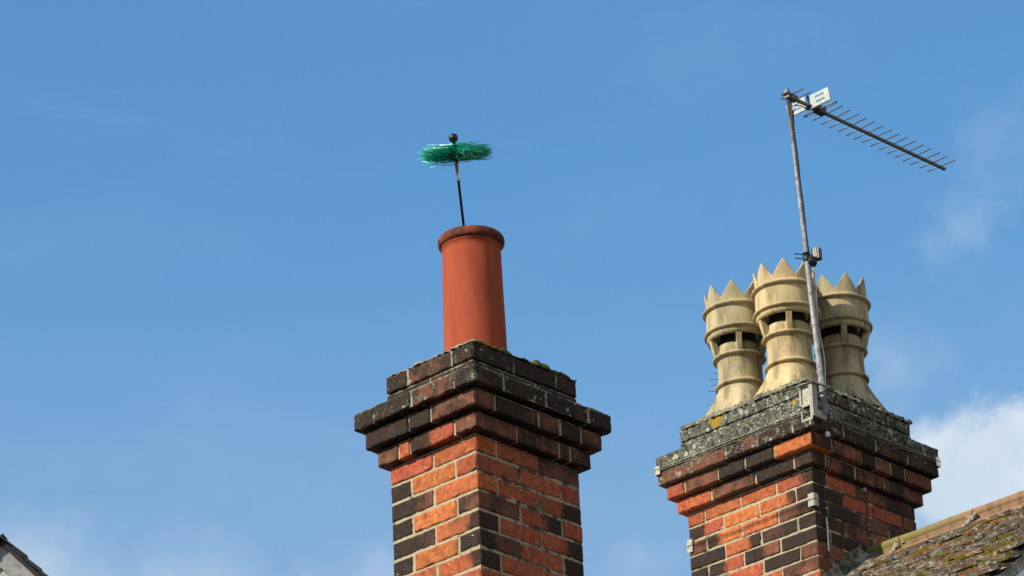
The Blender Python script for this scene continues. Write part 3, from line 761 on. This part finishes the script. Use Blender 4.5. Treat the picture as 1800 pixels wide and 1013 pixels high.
# lashing wires round the stack
def ring(z, q, r_, sag=0.):
    b = MB(); x0, x1, y0, y1 = -q, W2U + q, -q, W2V + q; P = []
    cor = [(x0, y0), (x1, y0), (x1, y1), (x0, y1), (x0, y0)]
    for a, c in zip(cor[:-1], cor[1:]):
        for i in range(20):
            f = i / 20; P.append(ra((a[0] + (c[0] - a[0]) * f, a[1] + (c[1] - a[1]) * f, z + .0015 * math.sin(i * .9) - sag * math.sin(math.pi * f))))
    P.append(P[0]); b.tube(P, r_, 6, cap=False); return b
ring(.311, .1035, .0023).build('lashing_wire', M['wire'], aer)
ring(.301, .1025, .0018, .002).build('lashing_wire', M['wire'], aer)
for (x, y) in ((-.101, W2V + .101), (W2U + .101, -.101)):
    b = MB(); s1 = 1 if x < 0 else -1; s3 = -s1
    if x < 0: b.box(x - .003, x + .001, y - .03, y + .003, .283, .33); b.box(x + .0011, x + .03, y - .001, y + .003, .283, .33)
    else: b.box(x - .03, x + .003, y - .003, y + .001, .283, .33); b.box(x - .001, x + .003, y + .0011, y + .03, .283, .33)
    b.build('corner_plate', M['chrome'] if x > 0 else M['wire'], aer, smooth=False, bevel=.001).location = -AO

# lower strap (loose old wire with corner plates)
lw = empty('wire_strap', wB((-.006, .0, -.13)), RB, label='thin dark wire strap round the farther stack shaft with small grey corner plates', cat='strap')
LO = Vector((-.006, .0, -.13))
b = MB(); P = [(.045, -.007, -.094), (-.007, -.007, -.094), (-.0075, .2, -.100), (-.0075, .5, -.104), (-.0075, .797, -.094), (.045, .797, -.094)]
b.tube([Vector(p) - LO for p in P], .0017, 6); b.build('wire', M['blackcable'], lw)
b = MB(); P = [(-.0075, .0, -.106), (-.0075, .4, -.112), (-.0075, .797, -.110)]
b.tube([Vector(p) - LO for p in P], .0012, 6); b.build('wire', M['blackcable'], lw)
for y0, y1, zz in ((-.008, .030, -.094), (.762, .798, -.095)):
    for dz_ in (-.018, .017):
        b = MB(); b.box(-.0105, -.0055, y0, y1, zz + dz_ - .0155, zz + dz_ + .0155)
        if y0 < 0: b.box(-.0055, .022, y0 - .002, y0 + .003, zz + dz_ - .0155, zz + dz_ + .0155)
        b.build('corner_plate', M['galvlight'], lw, smooth=False, bevel=.001).location = -LO

# cables on the shaded face
cA = empty('coax_cable', wB((.07, -.006, -.42)), RB, label='cable with a white lower length hanging down the shaded face near the stack corner', cat='cable')
CO = Vector((.07, -.006, -.42))
b = MB(); b.tube([Vector(p) - CO for p in ((.03, -.112, .2), (.045, -.112, .155), (.055, -.076, .145), (.06, -.072, .08), (.068, -.04, .07), (.0695, -.012, .02), (.069, -.008, -.05), (.0690, -.009, -.10), (.071, -.009, -.20))], .0028, 7); b.build('dark_length', M['blackcable'], cA)
b = MB(); b.tube([Vector(p) - CO for p in ((.0705, -.009, -.17), (.072, -.010, -.22), (.070, -.010, -.30), (.0675, -.009, -.345))], .0044, 7); b.build('white_length', M['whitecable'], cA)
b = MB(); b.tube([Vector(p) - CO for p in ((.0675, -.009, -.34), (.066, -.012, -.36), (.072, -.02, -.40), (.085, -.04, -.44))], .0040, 7); b.build('dark_length', M['blackcable'], cA)
for z in (-.125, -.205):
    b = MB(); b.sphere(Vector((.0695, -.014, z)) - CO, .0055, 10, 6); b.build('cable_clip', M['stone'], cA)
cB = empty('coax_cable', wB((.39, -.006, -.24)), RB, label='thin black cable dangling from a hole mid way along the shaded face', cat='cable')
CO = Vector((.39, -.006, -.24))
b = MB(); b.tube([Vector(p) - CO for p in ((.385, .0, .062), (.388, -.02, .058), (.392, -.012, .02), (.392, -.009, -.05), (.387, -.009, -.125), (.388, -.010, -.19), (.40, -.012, -.215), (.415, -.014, -.236), (.436, -.012, -.242))], .0030, 7); b.build('cable', M['blackcable'], cB)
for z in (-.127, -.150, -.195):
    b = MB(); b.sphere(Vector((.388, -.014, z)) - CO, .005, 10, 6); b.build('cable_clip', M['stone'], cB)
b = MB(); b.obox(Vector((.372, -.010, .052)) - CO, (1, 0, .6), (0, 1, 0), (-.6, 0, 1), .014, .012, .010); b.build('hole_grommet', M['lead'], cB, smooth=False, bevel=.004)

# small aerial behind the leftmost pot
sa = empty('small_aerial', wB((.60, .86, .10)), RB, label='small aerial mostly hidden behind the leftmost crown pot, only thin rod tips showing', cat='aerial')
SO = Vector((.60, .86, .10)); inv = Matrix.Rotation(-RB, 3, 'Z')
ex = inv @ Vector((1, .12, 0)).normalized(); ey = inv @ Vector((-.12, 1, 0)).normalized()
cc = Vector((.555, .905, 1.065))
b = MB(); b.tube([Vector((.60, .86, .10)) - SO, Vector((.60, .86, 1.06)) - SO], .012, 10); b.build('mast', M['galv'], sa)
b = MB(); b.obox(cc + ey * .16 - SO, ey, ex, (0, 0, 1), .20, .006, .006); b.build('boom', M['boom'], sa, smooth=False)
b = MB(); b.tube([Vector((.60, .86, 1.06)) - SO, cc + ey * .05 - SO], .010, 8); b.build('clamp', M['boom'], sa)
b = MB(); b.tube([Vector((.60, .86, .13)) - SO, Vector((.60, .80, .13)) - SO], .010, 8); b.build('wall_bracket', M['galv'], sa); b = MB(); b.tube([Vector((.60, .86, .20)) - SO, Vector((.60, .80, .20)) - SO], .010, 8); b.build('wall_bracket', M['galv'], sa)
for i in range(5):
    c = cc + ey * .075 * i; b = MB(); b.tube([c - ex * (.074 + .009 * (i % 3)) - SO, c + ex * .131 - SO], .0013, 6); b.build('rod', M['rodalloy'], sa)
b = MB(); c = cc + ex * .133 + Vector((0, 0, .005)); b.obox(c - SO, (1, 0, 0), (0, 1, 0), (0, 0, 1), .004, .004, .020); b.build('end_plate', M['stone'], sa, smooth=False)

# =================================================================== HOUSE B: roof rising to the right, ridge against the farther stack
houB = empty('house', (OB.x, OB.y, 0), RB, label='house with lichened tile roof and rounded ridge running up to the farther stack', cat='house')
HZ = OB.z
PHI = R(38); VG = -1.43; UR = .388; ZR = -.276     # ridge apex of roof planes
def slope_pt(s, v, lift=0., sgn=-1): # s metres down the slope from the ridge
    return Vector((UR + sgn * s * math.cos(PHI) + sgn * lift * math.sin(PHI), v, HZ + ZR - .035 - s * math.sin(PHI) + lift * math.cos(PHI)))
LS = 4.2; VF = 7.0
def roofslab(sgn):
    b = MB(); vs = []
    for lf in (-.06, -.010):
        for (s, v) in ((0, VG + .02), (LS, VG + .02), (LS, VF), (0, VF)): vs.append(slope_pt(s, v, lf, sgn))
    b.add(vs, [(0, 1, 2, 3), (4, 7, 6, 5), (0, 4, 5, 1), (1, 5, 6, 2), (2, 6, 7, 3), (3, 7, 4, 0)]); return b
rl = roofslab(-1).build('roof_slope', M['tile'], houB, smooth=False)
rr = roofslab(1).build('roof_slope', M['tile'], houB, smooth=False)
# individual lichened tiles, left slope, by courses
tb = MB(); GA = .072
tcols = [(.24, .12, .07), (.20, .12, .075), (.19, .13, .09), (.36, .17, .06), (.16, .13, .10)]
row = 0
for row in range(31):
    s0 = .06 + GA * row; v = VG + (.08 if row % 2 else 0); first = True
    while v < .05:
        wd = .158 if not (row % 2 and first) else .158; first = False
        lf0 = .004 + rnd.uniform(0, .003); lf1 = .033 + rnd.uniform(-.006, .010); nx, ns_ = 8, 7; base_ = len(tb.v); k = rnd.choice(tcols); off = rnd.uniform(0, 50)
        te = rnd.uniform(-.006, .010)
        for layer in (1, 0):
            for i in range(nx + 1):
                for j in range(ns_ + 1):
                    vv = v + (wd - .004) * i / nx; f = j / ns_; ss = s0 + (GA + .03 + te) * f
                    pv = Vector((vv, ss, off * 0))
                    lf = lf0 + (lf1 - lf0) * f + noise.noise(pv * 45) * .0028 + noise.noise(pv * 12) * .003
                    if layer == 0: lf -= .019
                    if j == ns_: ss += noise.noise(Vector((vv * 60, row, 1))) * .009
                    tb.vert(slope_pt(ss, vv, lf), k)
        K = (nx + 1) * (ns_ + 1)
        for i in range(nx):
            for j in range(ns_):
                a = base_ + i * (ns_ + 1) + j; tb.f.append((a, a + 1, a + ns_ + 2, a + ns_ + 1))
            a = base_ + i * (ns_ + 1) + ns_; tb.f.append((a, a + K, a + K + ns_ + 1, a + ns_ + 1))
        for j in range(ns_):
            for i in (0, nx):
                a = base_ + i * (ns_ + 1) + j; tb.f.append((a, a + 1, a + K + 1, a + K))
        v += wd + rnd.uniform(.002, .005)
tb.build('tiles', M['tile'], rl, smooth=False)
# ridge tiles
joints = [.0, -.205, -.650, -1.10, -1.56]
for k in range(4):
    v0, v1 = joints[k] - .002, joints[k + 1] + .003
    b = MB(); nseg = 14; sec = []
    wing = .132
    for sgn in (-1,):
        pass
    rr_ = .027; zt = HZ + ZR
    outl = []
    # outline of the section in (u,z): left wing bottom, up to roll, over, down the right wing, then back underneath
    cw, sw = math.cos(R(43)), math.sin(R(43))
    outl.append((-wing * cw - .006, -wing * sw - .006)); outl.append((-wing * cw, -wing * sw + .010)); outl.append((-.017, -.028))
    for a in range(220, -41, -20): outl.append((rr_ * math.cos(R(a)), .010 + rr_ * math.sin(R(a))))
    outl.append((.017, -.028)); outl.append((wing * cw, -wing * sw + .010)); outl.append((wing * cw + .006, -wing * sw - .006)); outl.append((0, -.045))
    n_ = len(outl)
    for i in range(nseg + 1):
        v = v0 + (v1 - v0) * i / nseg; tint_ = .95 if k == 0 else .55 if k == 1 else .22
        for (du, dz_) in outl:
            p = Vector((UR + du, v, zt + dz_)); p += Vector((0, 0, 1)) * noise.noise(p * 9) * .003
            b.vert(p, li=.95 - .62 * min(1, -v / 1.1) + (.0 if dz_ > -.02 else -.33))
    for i in range(nseg):
        for j in range(n_):
            j2 = (j + 1) % n_; b.f.append((i * n_ + j, i * n_ + j2, (i + 1) * n_ + j2, (i + 1) * n_ + j))
    b.f.append(tuple(range(n_))); b.f.append(tuple(reversed(range(nseg * n_, nseg * n_ + n_))))
    o = b.build('ridge_tile', M['ridgeclay'], rl, smooth=False)
    if k:
        b = MB()
        for q in range(20):
            s = .012 + .0068 * q; p = Vector((UR - s * cw, joints[k] + rnd.uniform(-.012, .012), HZ + ZR - s * sw + .012)); r_ = rnd.uniform(.005, .012)
            if q < 4: p = Vector((UR - .016 - rnd.uniform(0, .02), joints[k] + rnd.uniform(-.03, .03), HZ + ZR - .008))
            b0 = len(b.v); b.sphere(p, r_, 9, 6)
            for j in range(b0, len(b.v)):
                qv = Vector(b.v[j]); b.v[j] = tuple(p + (qv - p) * (1 + noise.noise(qv * 120) * .9))
        b.build('joint_mortar', M['cement'], o)
# far ridge beyond the stack
b = MB(); b.tube([(UR, W2V + .01, HZ + ZR + .004), (UR, VF, HZ + ZR + .004)], .02, 10); b.build('ridge_roll', M['ridgeclay'], rl)
# mortar bedding under ridge wing
b = MB(); nn = 60
for i in range(nn):
    v = VG + .02 + (0 - VG - .02) * i / nn; p = slope_pt(.145 + rnd.uniform(-.006, .01), v, .012); b0 = len(b.v); r_ = rnd.uniform(.010, .017); b.sphere(p, r_, 9, 6)
    for j in range(b0, len(b.v)):
        qv = Vector(b.v[j]); b.v[j] = tuple(p + Vector(((qv - p).x, (qv - p).y * 1.6, (qv - p).z * .7)) * (1 + noise.noise(qv * 100) * .8))
b.build('ridge_bedding', M['cement'], rl)
# verge and gable on the street side
b = MB()
vs = [slope_pt(s, v, l) for s in (0, LS) for v in (VG + .012, VG + .034) for l in (-.19, -.062)]
b.add(vs, [(0, 1, 3, 2), (4, 6, 7, 5), (0, 4, 5, 1), (2, 3, 7, 6), (0, 2, 6, 4), (1, 5, 7, 3)])
b.build('bargeboard', M['paint'], houB, smooth=False, bevel=.003)
b = MB(); uL = UR - LS * math.cos(PHI) + .3; uR_ = UR + LS * math.cos(PHI) - .3; zt = HZ + ZR - .12
ze = zt - (LS - .3 / math.cos(PHI)) * math.sin(PHI)
for v in (VG + .20, VF - .2): pass
poly = [(uL, ze), (UR, zt), (uR_, ze), (uR_, 0), (uL, 0)]
vs = [(u, v, z) for v in (VG + .20, VF - .2) for (u, z) in poly]
b.add(vs, [(0, 1, 2, 3, 4), (9, 8, 7, 6, 5), (0, 5, 6, 1), (1, 6, 7, 2), (2, 7, 8, 3), (3, 8, 9, 4), (4, 9, 5, 0)])
b.build('wall', M['paint'], houB, smooth=False)
b = MB()
vs = [slope_pt(s, v, l) for s in (0, LS) for v in (VG + .0345, VG + .2) for l in (-.075, -.0605)]
b.add(vs, [(0, 1, 3, 2), (4, 6, 7, 5), (0, 4, 5, 1), (2, 3, 7, 6), (0, 2, 6, 4), (1, 5, 7, 3)])
b.build('soffit', M['paint'], houB, smooth=False)
# flashing and mortar fillet where roof meets the stack
b = MB(); nn = 40
for i in range(nn + 1):
    s = .02 + 1.0 * i / nn
    for (dv, dl) in ((-.002, .10), (-.006, .075), (-.03, .040), (-.075, .034), (-.11, .022)):
        p = slope_pt(s, dv, dl); p += Vector((0, noise.noise(p * 22) * .008, noise.noise(p * 30 + Vector((5, 5, 5))) * .008))
        b.vert(p, so=.62, li=.42)
for i in range(nn):
    for j in range(4): b.f.append((i * 5 + j, i * 5 + j + 1, i * 5 + 6 + j, i * 5 + 5 + j))
b.build('mortar_fillet', M['cement'], houB)
b = MB()
vs = [slope_pt(s, v, l) for s in (.55, 1.15) for v in (-.006, -.012) for l in (.05, .17)]
b.add(vs, [(0, 1, 3, 2), (4, 6, 7, 5), (0, 4, 5, 1), (2, 3, 7, 6), (0, 2, 6, 4), (1, 5, 7, 3)])
b.build('lead_flashing', M['lead'], houB, smooth=False)

# =================================================================== HOUSE A under the nearer stack (below the frame)
def simple_house(name, O, rz, u0, zr, v0, v1, half, pit, label, matr, matw):
    t = empty(name, (O.x, O.y, 0), rz, label=label, cat='house')
    z1 = O.z + zr; z0 = z1 - half * math.tan(pit)
    b = MB(); poly = [(u0 - half, z0), (u0, z1), (u0 + half, z0), (u0 + half, 0), (u0 - half, 0)]
    vs = [(u, v, z) for v in (v0, v1) for (u, z) in poly]
    b.add(vs, [(0, 1, 2, 3, 4), (9, 8, 7, 6, 5), (0, 5, 6, 1), (1, 6, 7, 2), (2, 7, 8, 3), (3, 8, 9, 4), (4, 9, 5, 0)])
    b.build('wall', matw, t, smooth=False)
    for sg in (-1, 1):
        b = MB(); e = half + .25; vs = []
        for l in (.004, .055):
            for (s, v) in ((0, v0 - .03), (e, v0 - .03), (e, v1 + .03), (0, v1 + .03)):
                vs.append((u0 + sg * s, v, z1 - s * math.tan(pit) + l + .002 * sg))
        b.add(vs, [(0, 1, 2, 3), (4, 7, 6, 5), (0, 4, 5, 1), (1, 5, 6, 2), (2, 6, 7, 3), (3, 7, 4, 0)])
        b.build('roof', matr, t, smooth=False)
    return t
simple_house('house', OA, RA, .28, -1.55, -.01, 8, 3.2, R(40), 'brick house below the nearer stack, under the bottom edge of the view', M['slate'], M['render'])

# =================================================================== HOUSE C: gable tip at bottom left
D = 22.0; K = D / 12.0
ax_, az_ = -1.5855 * K + .006, 4.9132 * K + 1.6
houC = empty('house', (ax_, D, 0), 0, label='house showing only its dark slated verge and grey board gable tip at bottom left', cat='house')
half = 3.4; sl = 1.035
b = MB(); za = az_ - .10
poly = [(-half, za - half * sl), (0, za), (half, za - half * sl), (half, 0), (-half, 0)]
vs = [(u, v, z) for v in (.12, 9) for (u, z) in poly]
b.add(vs, [(0, 1, 2, 3, 4), (9, 8, 7, 6, 5), (0, 5, 6, 1), (1, 6, 7, 2), (2, 7, 8, 3), (3, 8, 9, 4), (4, 9, 5, 0)]); b.build('wall', M['render'], houC, smooth=False)
th = math.atan(sl)
for sg in (-1, 1):
    dr = Vector((sg * math.cos(th), 0, -math.sin(th))); nr = Vector((sg * math.sin(th), 0, math.cos(th))); ap = Vector((0, 0, az_))
    b = MB(); e = half / math.cos(th) + .2
    vs = [ap + dr * s + nr * l + Vector((0, v, 0)) for l in (-.045, -.022) for (s, v) in ((0, .0), (e, .0), (e, 9), (0, 9))]
    b.add(vs, [(0, 1, 2, 3), (4, 7, 6, 5), (0, 4, 5, 1), (1, 5, 6, 2), (2, 6, 7, 3), (3, 7, 4, 0)])
    rf = b.build('roof', M['slate'], houC, smooth=False)
    b = MB(); s = .0; kk = 0
    while s < e:     # slate courses stepping down the verge
        gl = .11; Lr = .21
        for lane in range(3):
            vv = -.025 + lane * .25 + rnd.uniform(-.006, .006); t0 = rnd.uniform(0, .004)
            p0 = ap + dr * s + nr * (-.020 + t0); p1 = ap + dr * (s + Lr + rnd.uniform(-.01, .01)) + nr * (.002 + t0)
            vs = []
            for p in (p0, p1):
                for l in (0, -.009): vs += [p + nr * l + Vector((0, vv, 0)), p + nr * l + Vector((0, vv + .245, 0))]
            b.add(vs, [(0, 1, 5, 4), (2, 6, 7, 3), (0, 4, 6, 2), (1, 3, 7, 5), (0, 2, 3, 1), (4, 5, 7, 6)])
        s += gl; kk += 1
    b.build('slates', M['slate'], rf, smooth=False)
    for nm, (a0, a1), (v0_, v1_), mt_ in (('bargeboard', (.055, .20), (.02, .045), 'greypaint'), ('lower_board', (.203, .37), (.03, .06), 'boardlight')):
        b = MB(); ve = (e - .15) * math.cos(th)
        vs = [(sg * x, y, az_ - x * sl - a) for x in (.0005, ve) for y in (v0_, v1_) for a in (a1, a0)]
        b.add(vs, [(0, 1, 3, 2), (4, 6, 7, 5), (0, 4, 5, 1), (2, 3, 7, 6), (0, 2, 6, 4), (1, 5, 7, 3)]); b.build(nm, M[mt_], houC, smooth=False)
